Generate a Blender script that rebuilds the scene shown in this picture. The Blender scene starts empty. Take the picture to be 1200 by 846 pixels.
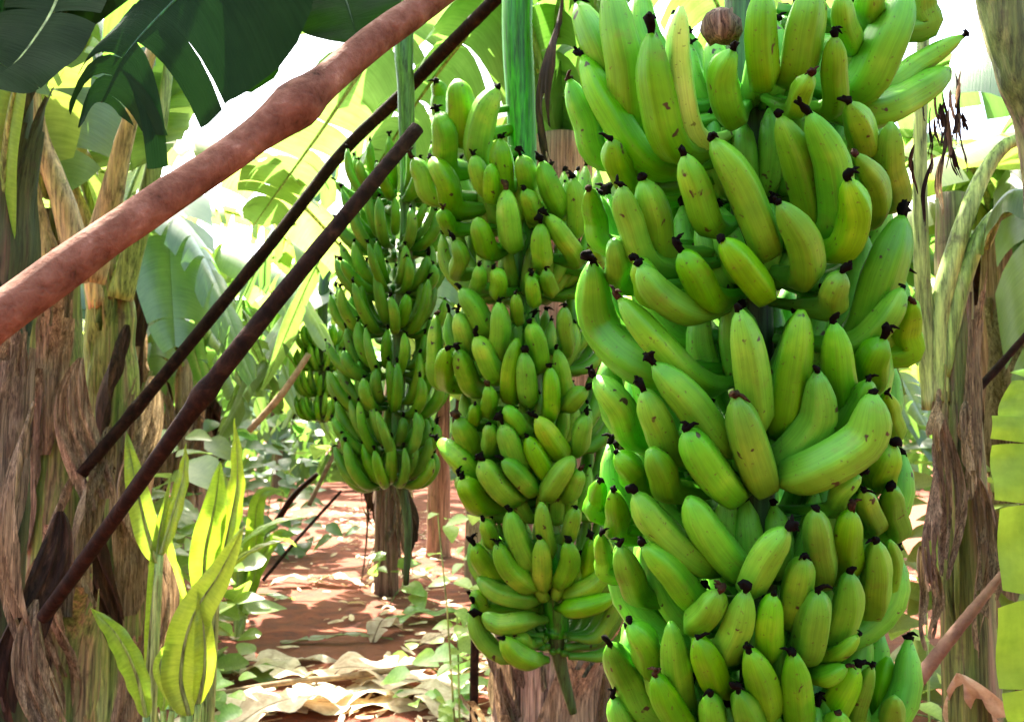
import bpy, bmesh, math, random
import numpy as np
from mathutils import Vector, Matrix, noise
R = math.radians
random.seed(7)
SC = bpy.context.scene
COL = SC.collection

# ------------------------------------------------------------------ camera, world, sun, exposure
FPX = 1050.0; CZ = 1.35; PITCH = R(4.2)
cd = bpy.data.cameras.new('camera'); cam = bpy.data.objects.new('camera', cd); COL.objects.link(cam)
cam.location = (0, 0, CZ); cam.rotation_euler = (R(90) + PITCH, 0, 0)
cd.sensor_width = 36; cd.lens = 36 * FPX / 1200; cd.clip_start = 0.02; cd.clip_end = 2000
cd.dof.use_dof = True; cd.dof.focus_distance = 1.05; cd.dof.aperture_fstop = 13.0
SC.camera = cam
SUN_EL, SUN_AZ = 60.0, -30.0          # azimuth of the sun measured from +Y towards +X (ahead, a little left)
w = bpy.data.worlds.new('World'); SC.world = w; w.use_nodes = True
wn = w.node_tree.nodes; wl = w.node_tree.links
sky = wn.new('ShaderNodeTexSky'); sky.sky_type = 'NISHITA'; sky.sun_disc = False
sky.sun_elevation = R(SUN_EL); sky.sun_rotation = R(SUN_AZ); sky.dust_density = 5.0; sky.air_density = 1.0; sky.ozone_density = 0.6
bg = wn['Background']; bg.inputs['Strength'].default_value = 0.15
wl.new(sky.outputs[0], bg.inputs['Color'])
sd = bpy.data.lights.new('sun', 'SUN'); sd.energy = 4.6; sd.angle = R(0.6); sd.color = (1.0, 0.94, 0.82)
sun = bpy.data.objects.new('sun', sd); COL.objects.link(sun)
dirv = Vector((math.sin(R(SUN_AZ)) * math.cos(R(SUN_EL)), math.cos(R(SUN_AZ)) * math.cos(R(SUN_EL)), math.sin(R(SUN_EL))))
sun.rotation_euler = dirv.to_track_quat('Z', 'Y').to_euler()
sun.location = dirv * 30
SC.view_settings.view_transform = 'Standard'; SC.view_settings.look = 'None'
SC.view_settings.gamma = 1.0; SC.view_settings.exposure = 3.2
SC.render.resolution_x = 1024; SC.render.resolution_y = 721
SC.render.engine = 'CYCLES'
SC.cycles.max_bounces = 8; SC.cycles.transmission_bounces = 6; SC.cycles.diffuse_bounces = 5

cp, sp_ = math.cos(PITCH), math.sin(PITCH)
def P(px, py, d):
    """point that stands d metres ahead of the camera, seen at photo pixel px, py"""
    x = (px - 600) / FPX * d; v = (423 - py) / FPX * d
    return Vector((x, d * cp - v * sp_, CZ + d * sp_ + v * cp))

# ------------------------------------------------------------------ helpers
def link(name, me, mat=None, parent=None, loc=None):
    o = bpy.data.objects.new(name, me); COL.objects.link(o)
    if mat is not None and me is not None:
        for m in (mat if isinstance(mat, (list, tuple)) else [mat]): me.materials.append(m)
    if parent is not None: o.parent = parent
    if loc is not None: o.location = loc
    return o
def thing(name, label, cat, loc=(0, 0, 0), group=None):
    o = bpy.data.objects.new(name, None); COL.objects.link(o); o.location = loc
    o.empty_display_size = .1
    tag(o, label, cat, group); return o
def tag(o, label=None, cat=None, group=None, kind=None):
    if label: o['label'] = label
    if cat: o['category'] = cat
    if group: o['group'] = group
    if kind: o['kind'] = kind
    return o
def dup(root, loc, rz, sc, label, group=None):
    r = root.copy(); COL.objects.link(r); r.location = loc; r.rotation_euler = (0, 0, rz); r.scale = (sc, sc, sc)
    r['label'] = label
    if group: r['group'] = group
    for ch in list(root.children):
        c = ch.copy(); COL.objects.link(c); c.parent = r
        for g in list(ch.children):
            e = g.copy(); COL.objects.link(e); e.parent = c
    return r
class MB:
    def __init__(s): s.v = []; s.f = []; s.uv = []; s.mi = []
    def mesh(s, name, smooth=True):
        me = bpy.data.meshes.new(name); me.from_pydata([tuple(p) for p in s.v], [], s.f)
        if s.uv:
            ul = me.uv_layers.new(name='UVMap'); k = 0
            for f in s.f:
                for i in f:
                    ul.data[k].uv = s.uv[i]; k += 1
        if s.mi:
            for p, m in zip(me.polygons, s.mi): p.material_index = m
        if smooth: me.polygons.foreach_set('use_smooth', [True] * len(me.polygons))
        me.update(); return me
def spline(pts, n):
    """Catmull-Rom through pts, n samples; returns points and parameter (0..len-1)"""
    pts = [Vector(p) for p in pts]; out = []; par = []
    q = [pts[0] * 2 - pts[1]] + pts + [pts[-1] * 2 - pts[-2]]
    m = len(pts) - 1
    for k in range(n):
        s = k / (n - 1) * m; i = min(int(s), m - 1); t = s - i
        a, b, c, d = q[i], q[i + 1], q[i + 2], q[i + 3]
        out.append(0.5 * ((2 * b) + (c - a) * t + (2 * a - 5 * b + 4 * c - d) * t * t + (3 * b - a - 3 * c + d) * t ** 3)); par.append(s)
    return out, par
def frames(pts):
    n = len(pts); T = []
    for i in range(n):
        a = pts[max(i - 1, 0)]; b = pts[min(i + 1, n - 1)]; t = (b - a)
        T.append(t.normalized() if t.length > 1e-9 else Vector((0, 0, 1)))
    u = T[0].orthogonal().normalized(); fr = []
    for i in range(n):
        u = (u - T[i] * u.dot(T[i])); u = u.normalized() if u.length > 1e-6 else T[i].orthogonal().normalized()
        fr.append((T[i], u, T[i].cross(u)))
    return fr
def tube(mb, pts, rad, seg=10, prof=None, cap=True, mi=0, uvs=False):
    fr = frames(pts); b0 = len(mb.v); n = len(pts)
    for i in range(n):
        r = rad(i) if callable(rad) else rad[i] if isinstance(rad, (list, tuple)) else rad
        for k in range(seg):
            a = 2 * math.pi * k / seg; rr = r * (prof(i, a) if prof else 1)
            mb.v.append(pts[i] + fr[i][1] * (math.cos(a) * rr) + fr[i][2] * (math.sin(a) * rr))
    for i in range(n - 1):
        for k in range(seg):
            k2 = (k + 1) % seg
            mb.f.append((b0 + i * seg + k, b0 + i * seg + k2, b0 + (i + 1) * seg + k2, b0 + (i + 1) * seg + k)); mb.mi.append(mi)
    if cap:
        mb.f.append(tuple(b0 + k for k in reversed(range(seg)))); mb.mi.append(mi)
        mb.f.append(tuple(b0 + (n - 1) * seg + k for k in range(seg))); mb.mi.append(mi)
def lerp(a, b, t): return a + (b - a) * t
def interp(xs, ys, x): return float(np.interp(x, xs, ys))

# ------------------------------------------------------------------ materials
def newmat(name):
    m = bpy.data.materials.new(name); m.use_nodes = True
    nt = m.node_tree; return m, nt, nt.nodes['Principled BSDF']
def ramp(nt, fac, stops):
    r = nt.nodes.new('ShaderNodeValToRGB'); e = r.color_ramp.elements
    while len(e) < len(stops): e.new(0.5)
    for x, (p, c) in zip(e, stops): x.position = p; x.color = (*c, 1)
    nt.links.new(fac, r.inputs[0]); return r.outputs[0]
def coords(nt, kind='Object', scale=(1, 1, 1)):
    tc = nt.nodes.new('ShaderNodeTexCoord'); mp = nt.nodes.new('ShaderNodeMapping')
    mp.inputs['Scale'].default_value = scale; nt.links.new(tc.outputs[kind], mp.inputs[0]); return mp.outputs[0]
def noisen(nt, vec, scale, detail=4, rough=.6, dist=0.0):
    n = nt.nodes.new('ShaderNodeTexNoise'); n.inputs['Scale'].default_value = scale; n.inputs['Detail'].default_value = detail
    n.inputs['Roughness'].default_value = rough; n.inputs['Distortion'].default_value = dist
    if vec is not None: nt.links.new(vec, n.inputs['Vector'])
    return n.outputs['Fac']
def bump(nt, h, bs, strength, dist):
    b = nt.nodes.new('ShaderNodeBump'); b.inputs['Strength'].default_value = strength; b.inputs['Distance'].default_value = dist
    nt.links.new(h, b.inputs['Height']); nt.links.new(b.outputs[0], bs.inputs['Normal']); return b.outputs[0]
def mix(nt, fac, a, b, mode='MIX'):
    m = nt.nodes.new('ShaderNodeMix'); m.data_type = 'RGBA'; m.blend_type = mode
    for s, v in ((0, fac), (6, a), (7, b)):
        if isinstance(v, (int, float)): m.inputs[s].default_value = v
        elif isinstance(v, tuple): m.inputs[s].default_value = (*v, 1)
        else: nt.links.new(v, m.inputs[s])
    return m.outputs[2]
def hsv_by_object(nt, col, dh=.02, dv=.3, ds=.1):
    oi = nt.nodes.new('ShaderNodeObjectInfo'); h = nt.nodes.new('ShaderNodeHueSaturation')
    def mr(lo, hi, mul):
        a = nt.nodes.new('ShaderNodeMath'); a.operation = 'MULTIPLY'; a.inputs[1].default_value = mul; nt.links.new(oi.outputs['Random'], a.inputs[0])
        f = nt.nodes.new('ShaderNodeMath'); f.operation = 'FRACT'; nt.links.new(a.outputs[0], f.inputs[0])
        m = nt.nodes.new('ShaderNodeMapRange'); m.inputs['To Min'].default_value = lo; m.inputs['To Max'].default_value = hi
        nt.links.new(f.outputs[0], m.inputs[0]); return m.outputs[0]
    nt.links.new(mr(.5 - dh, .5 + dh, 1.0), h.inputs['Hue']); nt.links.new(mr(1 - dv, 1 + dv, 17.3), h.inputs['Value'])
    nt.links.new(mr(1 - ds, 1 + ds, 7.7), h.inputs['Saturation']); nt.links.new(col, h.inputs['Color']); return h.outputs[0]

def banana_mat(name, a, b, c):
    m, nt, bs = newmat(name)
    v = coords(nt)
    n1 = noisen(nt, v, 14, 3)
    col = ramp(nt, n1, [(.3, a), (.55, b), (.75, c)])
    uvc = coords(nt, 'UV', (1, 1, 1))
    sx = nt.nodes.new('ShaderNodeSeparateXYZ'); nt.links.new(uvc, sx.inputs[0])
    # greener neck, fibrous streaks along the fruit, small dark scars
    neck = nt.nodes.new('ShaderNodeMapRange'); neck.inputs['From Min'].default_value = .12; neck.inputs['From Max'].default_value = .5
    nt.links.new(sx.outputs[1], neck.inputs[0])
    col = mix(nt, neck.outputs[0], tuple(x * y for x, y in zip(a, (.6, .85, .8))), col)
    n2 = noisen(nt, coords(nt, 'UV', (26, 2.2, 1)), 1, 3)
    st = ramp(nt, n2, [(.35, (.82, .82, .82)), (.65, (1.08, 1.06, 1.0))])
    col = mix(nt, 1.0, col, st, 'MULTIPLY')
    n3 = noisen(nt, v, 55, 2, .5)
    sc = ramp(nt, n3, [(.695, (0, 0, 0)), (.73, (1, 1, 1))])
    n6 = noisen(nt, v, 26, 5, .7); col = mix(nt, ramp(nt, n6, [(.58, (0, 0, 0)), (.78, (.5, .5, .5))]), col, (.13, .12, .025))
    col = mix(nt, sc, col, (.035, .028, .012))
    n4 = noisen(nt, v, 190, 2, .5)
    sc2 = ramp(nt, n4, [(.66, (0, 0, 0)), (.72, (.7, .7, .7))])
    col = mix(nt, sc2, col, (.06, .07, .015))
    col = hsv_by_object(nt, col, .008, .16, .04)
    nt.links.new(col, bs.inputs['Base Color']); bs.inputs['Roughness'].default_value = .42
    bs.inputs['Specular IOR Level'].default_value = .25
    bs.inputs['Subsurface Weight'].default_value = 0.0
    bump(nt, n2, bs, .25, .002)
    return m
M = {}
M['banana'] = banana_mat('green banana skin', (.058, .25, .006), (.095, .34, .009), (.18, .43, .020))
M['banana_mid'] = banana_mat('duller green banana skin', (.062, .22, .006), (.105, .30, .009), (.21, .36, .022))
M['banana_sun_painted'] = banana_mat('banana skin with painted sunlight', (.22, .50, .05), (.32, .60, .09), (.45, .70, .18))  # sunlight on one fruit, painted as a paler skin colour
M['banana_far'] = banana_mat('deep green banana skin', (.045, .18, .008), (.08, .26, .010), (.17, .31, .02))

def simple(name, stops, scale=8, stretch=(1, 1, 1), rough=.8, bs_=.4, bd=.01, var=(.02, .2, .1), detail=5, dist=0., spec=.3, transl=0, tcol=None):
    m, nt, bs = newmat(name)
    n = noisen(nt, coords(nt, 'Object', stretch), scale, detail, .65, dist)
    col = ramp(nt, n, stops)
    if stretch[0] > stretch[2] * 3:
        nf = noisen(nt, coords(nt, 'Object', (stretch[0] * 5, stretch[1] * 5, stretch[2] * 2)), scale, 6, .7, .2)
        col = mix(nt, 1., col, ramp(nt, nf, [(.34, (.18, .17, .17)), (.5, (.85, .85, .85)), (.68, (1.6, 1.55, 1.45))]), 'MULTIPLY')
        nb_ = noisen(nt, coords(nt), 9, 5, .7)
        col = mix(nt, ramp(nt, nb_, [(.60, (0, 0, 0)), (.72, (.75, .75, .75))]), col, (.05, .03, .022))
    col = hsv_by_object(nt, col, *var)
    nt.links.new(col, bs.inputs['Base Color']); bs.inputs['Roughness'].default_value = rough
    bs.inputs['Specular IOR Level'].default_value = spec
    nb = bump(nt, n, bs, bs_, bd)
    if transl:
        tr = nt.nodes.new('ShaderNodeBsdfTranslucent'); ms = nt.nodes.new('ShaderNodeMixShader'); ms.inputs[0].default_value = transl
        nt.links.new(mix(nt, 1., col, tcol or (1.4, 1.3, 1.0), 'MULTIPLY'), tr.inputs[0])
        nt.links.new(bs.outputs[0], ms.inputs[1]); nt.links.new(tr.outputs[0], ms.inputs[2])
        nt.links.new(ms.outputs[0], nt.nodes['Material Output'].inputs[0])
    return m
M['tip'] = simple('dried black flower end', [(.3, (.0012, .001, .0008)), (.6, (.003, .0024, .0017)), (.8, (.014, .010, .006))], 90, rough=.95, bd=.003, spec=.08)
M['tip_brown'] = simple('dried brown flower end', [(.3, (.006, .003, .002)), (.55, (.03, .017, .009)), (.8, (.12, .08, .045))], 120, rough=.95, bd=.003, spec=.08)
M['stalk'] = simple('green bunch stalk', [(.3, (.025, .11, .012)), (.6, (.05, .21, .02)), (.8, (.10, .28, .03))], 5, (6, 6, .8), .4, .3, .004)
M['stalk_dark'] = simple('dark green stalk', [(.3, (.012, .045, .012)), (.7, (.03, .10, .02))], 5, (6, 6, .8), .5, .3, .004)
M['bark'] = simple('reddish brown bark', [(.30, (.03, .012, .007)), (.40, (.10, .042, .026)), (.52, (.155, .070, .045)), (.64, (.21, .105, .072)), (.76, (.38, .23, .16))], 34, (1, 1, 1), .9, 1., .008, dist=.15, var=(0, .05, .05), detail=12, spec=.12)
M['bark_dark'] = simple('dark brown bark', [(.3, (.003, .0015, .001)), (.5, (.012, .005, .003)), (.64, (.028, .012, .007)), (.8, (.07, .03, .018))], 40, (1, 1, 1), .9, 1., .004, var=(0, .05, .05), detail=10, dist=.6, spec=.12)
M['bark_pale'] = simple('pale dry stick bark', [(.3, (.10, .055, .035)), (.6, (.24, .15, .09)), (.8, (.38, .26, .17))], 26, rough=.85, bd=.003, detail=6)
M['trunk'] = simple('banana trunk sheaths', [(.22, (.035, .035, .015)), (.38, (.085, .13, .025)), (.5, (.17, .20, .06)), (.6, (.24, .17, .10)), (.72, (.10, .055, .035)), (.85, (.42, .33, .22))], 2.2, (9, 9, .55), .7, .6, .012, dist=1.0, var=(.015, .15, .1), detail=9)
M['trunk_dry'] = simple('dry banana trunk sheaths', [(.25, (.06, .032, .022)), (.42, (.20, .11, .07)), (.55, (.36, .23, .16)), (.7, (.17, .16, .05)), (.85, (.5, .38, .28))], 2.4, (9, 9, .5), .8, .7, .012, dist=1.0, detail=9)
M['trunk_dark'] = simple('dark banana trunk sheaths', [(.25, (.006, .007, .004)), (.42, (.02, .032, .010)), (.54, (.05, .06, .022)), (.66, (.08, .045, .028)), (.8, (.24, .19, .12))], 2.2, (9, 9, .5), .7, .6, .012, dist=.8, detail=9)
M['dry'] = simple('dry leaf sheath', [(.25, (.025, .016, .011)), (.40, (.12, .078, .05)), (.55, (.26, .185, .125)), (.74, (.48, .38, .28))], 3, (30, 30, 1.2), .85, .9, .008, dist=.5, transl=.22, detail=8)
M['dry_dark'] = simple('dark dry leaf', [(.25, (.006, .003, .002)), (.5, (.028, .013, .008)), (.75, (.10, .05, .03))], 4, (8, 8, 1), .85, .8, .006, dist=.6, transl=.1, detail=7)
M['litter'] = simple('bleached dry leaf', [(.25, (.30, .20, .13)), (.5, (.55, .44, .31)), (.75, (.72, .64, .5))], 6, (3, 3, 3), .8, .5, .006, dist=.4, transl=.2, detail=6)
M['petiole'] = simple('pale green petiole', [(.3, (.14, .22, .05)), (.55, (.26, .34, .10)), (.8, (.42, .42, .2))], 4, (6, 6, 1), .5, .3, .004)
M['petiole_pink'] = simple('pinkish petiole', [(.3, (.34, .26, .12)), (.5, (.48, .34, .22)), (.75, (.50, .48, .2))], 3, (6, 6, 1), .6, .3, .004)

def leafmat(name, a, b, tcol, transl=.45, rough=.34, veins=260, edge=None, spec=.75):
    m, nt, bs = newmat(name)
    uv = coords(nt, 'UV'); n = noisen(nt, coords(nt), 5, 4)
    col = ramp(nt, n, [(.3, a), (.7, b)])
    wv = noisen(nt, coords(nt, 'UV', (1.2, veins * .5, 1)), 1, 5, .6)
    vcol = ramp(nt, wv, [(.3, (.74, .78, .66)), (.65, (1.1, 1.08, 1.1))])
    big = noisen(nt, coords(nt, 'UV', (1.5, 7, 1)), 1, 4, .6); vcol = mix(nt, 1., vcol, ramp(nt, big, [(.3, (.72, .78, .7)), (.7, (1.2, 1.12, 1.2))]), 'MULTIPLY')
    col = mix(nt, 1., col, vcol, 'MULTIPLY')
    if edge:
        sx = nt.nodes.new('ShaderNodeSeparateXYZ'); nt.links.new(uv, sx.inputs[0])
        ab = nt.nodes.new('ShaderNodeMath'); ab.operation = 'ABSOLUTE'; nt.links.new(sx.outputs[0], ab.inputs[0])
        n5 = noisen(nt, coords(nt, 'UV', (1, 9, 1)), 2, 4)
        ad = nt.nodes.new('ShaderNodeMath'); ad.operation = 'MULTIPLY_ADD'; ad.inputs[1].default_value = .55; nt.links.new(n5, ad.inputs[0]); nt.links.new(ab.outputs[0], ad.inputs[2])
        col = mix(nt, ramp(nt, ad.outputs[0], [(1.14, (0, 0, 0)), (1.25, (1, 1, 1))]), col, edge) if False else mix(nt, ramp(nt, n5, [(.66, (0, 0, 0)), (.74, (1, 1, 1))]), col, edge)
    col = hsv_by_object(nt, col, .015, .18, .06)
    nt.links.new(col, bs.inputs['Base Color']); bs.inputs['Roughness'].default_value = rough; bs.inputs['Specular IOR Level'].default_value = spec
    bump(nt, wv, bs, .4, .004)
    tr = nt.nodes.new('ShaderNodeBsdfTranslucent'); nt.links.new(hsv_by_object(nt, mix(nt, 1., vcol, tcol, 'MULTIPLY'), .015, .15, .05), tr.inputs[0])
    ms = nt.nodes.new('ShaderNodeMixShader'); ms.inputs[0].default_value = transl
    nt.links.new(bs.outputs[0], ms.inputs[1]); nt.links.new(tr.outputs[0], ms.inputs[2]); nt.links.new(ms.outputs[0], nt.nodes['Material Output'].inputs[0])
    return m
M['leaf'] = leafmat('sunlit banana leaf', (.03, .075, .018), (.065, .135, .035), (.19, .38, .06), .42)
M['leaf_y'] = leafmat('yellow green banana leaf', (.07, .13, .02), (.14, .21, .045), (.34, .50, .08), .45, edge=(.42, .3, .12))
M['leaf_shade_painted'] = leafmat('banana leaf with painted shade', (.006, .020, .005), (.013, .038, .008), (.010, .036, .003), .2, rough=.7, spec=.08)  # shade on the hanging leaves is put into this near black green
M['leaf_young'] = leafmat('young yellow green leaf', (.13, .27, .015), (.22, .36, .03), (.38, .56, .03), .45, veins=300)
M['leaf_sun_painted'] = leafmat('yellow green leaf with painted sunlight', (.13, .36, .02), (.22, .46, .03), (.50, .78, .05), .5, veins=50, spec=.3)  # lighter base colour stands in for sunlight on this leaf
M['weed'] = leafmat('weed leaf', (.10, .26, .04), (.22, .42, .10), (.45, .68, .15), .4, veins=60)

# ground
m, nt, bs = newmat('red soil'); v = coords(nt)
n1 = noisen(nt, v, .7, 6, .7); n2 = noisen(nt, v, 7, 8, .7, .3); n3 = noisen(nt, v, 38, 6, .7)
c1 = ramp(nt, n2, [(.3, (.025, .004, .002)), (.5, (.15, .028, .008)), (.68, (.25, .062, .02)), (.8, (.30, .12, .06))])
c2 = mix(nt, ramp(nt, n1, [(.42, (0, 0, 0)), (.62, (1, 1, 1))]), c1, mix(nt, n3, (.075, .014, .005), (.20, .062, .024)))
c2 = mix(nt, ramp(nt, n3, [(.64, (0, 0, 0)), (.74, (.7, .7, .7))]), c2, (.30, .20, .12))
nt.links.new(c2, bs.inputs['Base Color']); bs.inputs['Roughness'].default_value = .95
bump(nt, n2, bs, .9, .04); M['soil'] = m

# ------------------------------------------------------------------ ground
def gz(x, y):
    return .035 * noise.noise(Vector((x * .8, y * .8, 0))) + .02 * noise.noise(Vector((x * 3, y * 3, 4)))
def make_ground():
    mb = MB(); xs = [-260, -120, -60, -30, -18, -12] + [-9 + i * .18 for i in range(101)] + [12, 18, 30, 60, 120, 260]
    ys = [-60, -25, -8] + [-2 + i * .2 for i in range(111)] + [24, 30, 45, 80, 160, 400]
    for y in ys:
        for x in xs: mb.v.append((x, y, gz(x, y) if abs(x) < 13 and -3 < y < 21 else 0))
    nx = len(xs)
    for j in range(len(ys) - 1):
        for i in range(nx - 1): a = j * nx + i; mb.f.append((a, a + 1, a + nx + 1, a + nx))
    o = link('ground', mb.mesh('ground'), M['soil']); tag(o, kind='structure')
make_ground()

# ------------------------------------------------------------------ banana leaves
def leaf_meshes(path, W, hint, torn=0, droop=.35, fold=.25, n=36, seed=0, ripple=.04, shape='banana', midr=.012, curl=0.):
    """blade and midrib of a banana leaf along path; hint = direction the upper face looks"""
    rnd = random.Random(seed); pts, _ = spline(path, n); hint = Vector(hint)
    L = sum((pts[i + 1] - pts[i]).length for i in range(n - 1))
    side = []; nor = []
    for i in range(n):
        t = (pts[min(i + 1, n - 1)] - pts[max(i - 1, 0)]).normalized()
        s = t.cross(hint); s = s.normalized() if s.length > 1e-5 else Vector((1, 0, 0)); side.append(s); nor.append(s.cross(t).normalized())
    def wid(t):
        if shape == 'banana': return W * min(1, (t / .12) ** .6) * (max(0, 1 - ((t - .45) / .56) ** 4) ** .6 if t > .45 else 1)
        if shape == 'cut': return W * min(1, (t / .1) ** .6) * (1 if t < .93 else (1.02 - t) / .09)
        return W * (math.sin(math.pi * min(1, t ** .75 * .97 + .03)) ** .8)
    mb = MB(); nv = 6
    for sgn in (-1, 1):
        i = 0
        while i < n - 1:
            ln = n - 1 - i if torn == 0 else min(n - 1 - i, (rnd.choice([1, 1, 2, 2, 3]) if torn > 1 else rnd.choice([2, 3, 4, 6])) if rnd.random() < torn else rnd.choice([6, 9]))
            j = i + ln; b0 = len(mb.v); dr = droop * rnd.uniform(.3 if torn > 1 else .7, (2. if torn > 1 else 1.5) if torn else 1.1); wr = rnd.uniform(.86, 1.05) if torn else 1; sh = rnd.uniform(-.04, .04) * (torn > 0)
            cen = (i + j) / 2; gap = (.28 if torn > 1 else .12) * (torn > 0)
            for k in range(i, j + 1):
                for q in range(nv):
                    vq = q / (nv - 1); kk = k + (cen - k) * gap * vq ** 2; ki = max(0, min(n - 1.001, kk)); a = int(ki); f = ki - a; a2 = min(a + 1, n - 1)
                    p = pts[a].lerp(pts[a2], f); t = ki / (n - 1); ww = wid(t) * wr
                    s = side[a] * sgn; nn = nor[a]
                    q_ = p + s * (ww * vq * (1 - .25 * vq * dr)) + nn * (ww * fold * vq * (1 - vq * .6)) + Vector((0, 0, -1)) * (ww * dr * vq ** 2) - nn * (curl * ww * vq * vq)
                    q_ += nn * (ripple * W * math.sin(k * .9 + seed + sgn + vq) * vq) + s.cross(nn) * (sh * L * .3 * vq)
                    mb.v.append(q_); mb.uv.append((sgn * vq, t * L * 1.0))
            for k in range(ln):
                for q in range(nv - 1):
                    a = b0 + k * nv + q; quad = (a, a + 1, a + nv + 1, a + nv); mb.f.append(quad if sgn > 0 else quad[::-1])
            i = j
    blade = mb.mesh('leaf')
    mm = MB(); mid = [p - nn * midr * .3 for p, nn in zip(pts, nor)]
    tube(mm, mid, [midr * (1.05 - i / (n - 1)) + .001 for i in range(n)], 6)
    return blade, mm.mesh('midrib')
def leaf(parent, path, W, hint=(0, 0, 1), mat='leaf', name='leaf', label=None, midmat='petiole', **k):
    loc = parent.location if parent is not None else Vector((0, 0, 0))
    path = [Vector(p) - loc for p in path]
    b, m = leaf_meshes(path, W, hint, **k)
    o = link(name, b, M[mat], parent); link('midrib', m, M[midmat], o)
    if label: o['label'] = label
    return o
def stem(parent, name, path, r0, r1, mat, seg=12, wob=.12, n=26, seed=0, label=None, ridge=0.):
    loc = parent.location if parent is not None else Vector((0, 0, 0))
    pts, _ = spline([Vector(p) - loc for p in path], n); mb = MB()
    pr = lambda i, a: 1 + wob * noise.noise(Vector((math.cos(a) * 1.3, math.sin(a) * 1.3, i * .35 + seed * 7.1))) + ridge * math.cos(3 * a + i * .05)
    tube(mb, pts, [lerp(r0, r1, i / (n - 1)) for i in range(n)], seg, pr)
    o = link(name, mb.mesh(name), M[mat], parent)
    if label: o['label'] = label
    return o
def sheath(parent, base, h, r, ang, mat='dry', seed=0, peel=.6, width=1.1, down=False, name='dry_sheath'):
    """a dried leaf sheath wrapped round the trunk, its upper edge ragged and peeling away"""
    rnd = random.Random(seed); mb = MB(); n, m_ = 22, 12
    for i in range(n):
        t = i / (n - 1); tt = t if not down else 1 - t
        out = peel * r * max(0, tt - .45) ** 2 * 4
        wd = width * (1 - .6 * tt ** 2) * min(1, .35 + tt * 3)
        for k in range(m_):
            u = k / (m_ - 1) - .5; a = ang + u * wd + .15 * math.sin(t * 5 + seed)
            rr = r * 1.04 + out * (1 + .6 * math.cos(u * 6)) + .012 * noise.noise(Vector((u * 4, t * 5, seed))) + .006 + .25 * r * abs(u) * tt
            mb.v.append(base + Vector((math.cos(a) * rr, math.sin(a) * rr, h * t + .05 * h * noise.noise(Vector((u * 5, seed, 1))) * (i == n - 1))))
    for i in range(n - 1):
        for k in range(m_ - 1):
            if (i / n if not down else 1 - i / n) > .72 + .25 * noise.noise(Vector((k * 1.9, seed * 1.3, 0))): continue
            a = i * m_ + k; mb.f.append((a, a + 1, a + m_ + 1, a + m_))
    return link(name, mb.mesh(name), M[mat], parent)
def hang(parent, top, length, w, mat='dry', seed=0, lean=(0, 0), name='dry_leaf', label=None):
    """a dead leaf hanging limp, folded and twisted"""
    rnd = random.Random(seed); mb = MB(); n, m_ = 30, 13; top = Vector(top) - parent.location; ph = rnd.random() * 6
    for i in range(n):
        t = i / (n - 1); c = top + Vector((lean[0] * t + .05 * length * math.sin(t * 5 + ph), lean[1] * t + .05 * length * math.cos(t * 4 + ph), -length * t + .08 * length * math.sin(t * math.pi) * 0))
        a = ph + t * 1.2; ww = w * (math.sin(math.pi * min(1, .01 + t * .93)) ** .6 + .02)
        for k in range(m_):
            u = k / (m_ - 1) - .5
            mb.v.append(c + Vector((math.cos(a), math.sin(a), 0)) * (u * ww) + Vector((-math.sin(a), math.cos(a), 0)) * (.35 * ww * abs(math.sin(u * 9 + t * 3))) + Vector((0, 0, (.06 * length * noise.noise(Vector((u * 7, seed, 3)))) * t)))
    cut = []; v_ = 1.
    for k in range(m_): v_ = rnd.uniform(.55, 1.02) if rnd.random() < .6 else v_; cut.append(v_)
    for i in range(n - 1):
        for k in range(m_ - 1):
            if i / n > cut[k] or (i / n > .35 and cut[k] < .66 and k % 3 == 0): continue
            a = i * m_ + k; mb.f.append((a, a + 1, a + m_ + 1, a + m_))
    o = link(name, mb.mesh(name), M[mat], parent)
    if label: o['label'] = label
    return o

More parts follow.
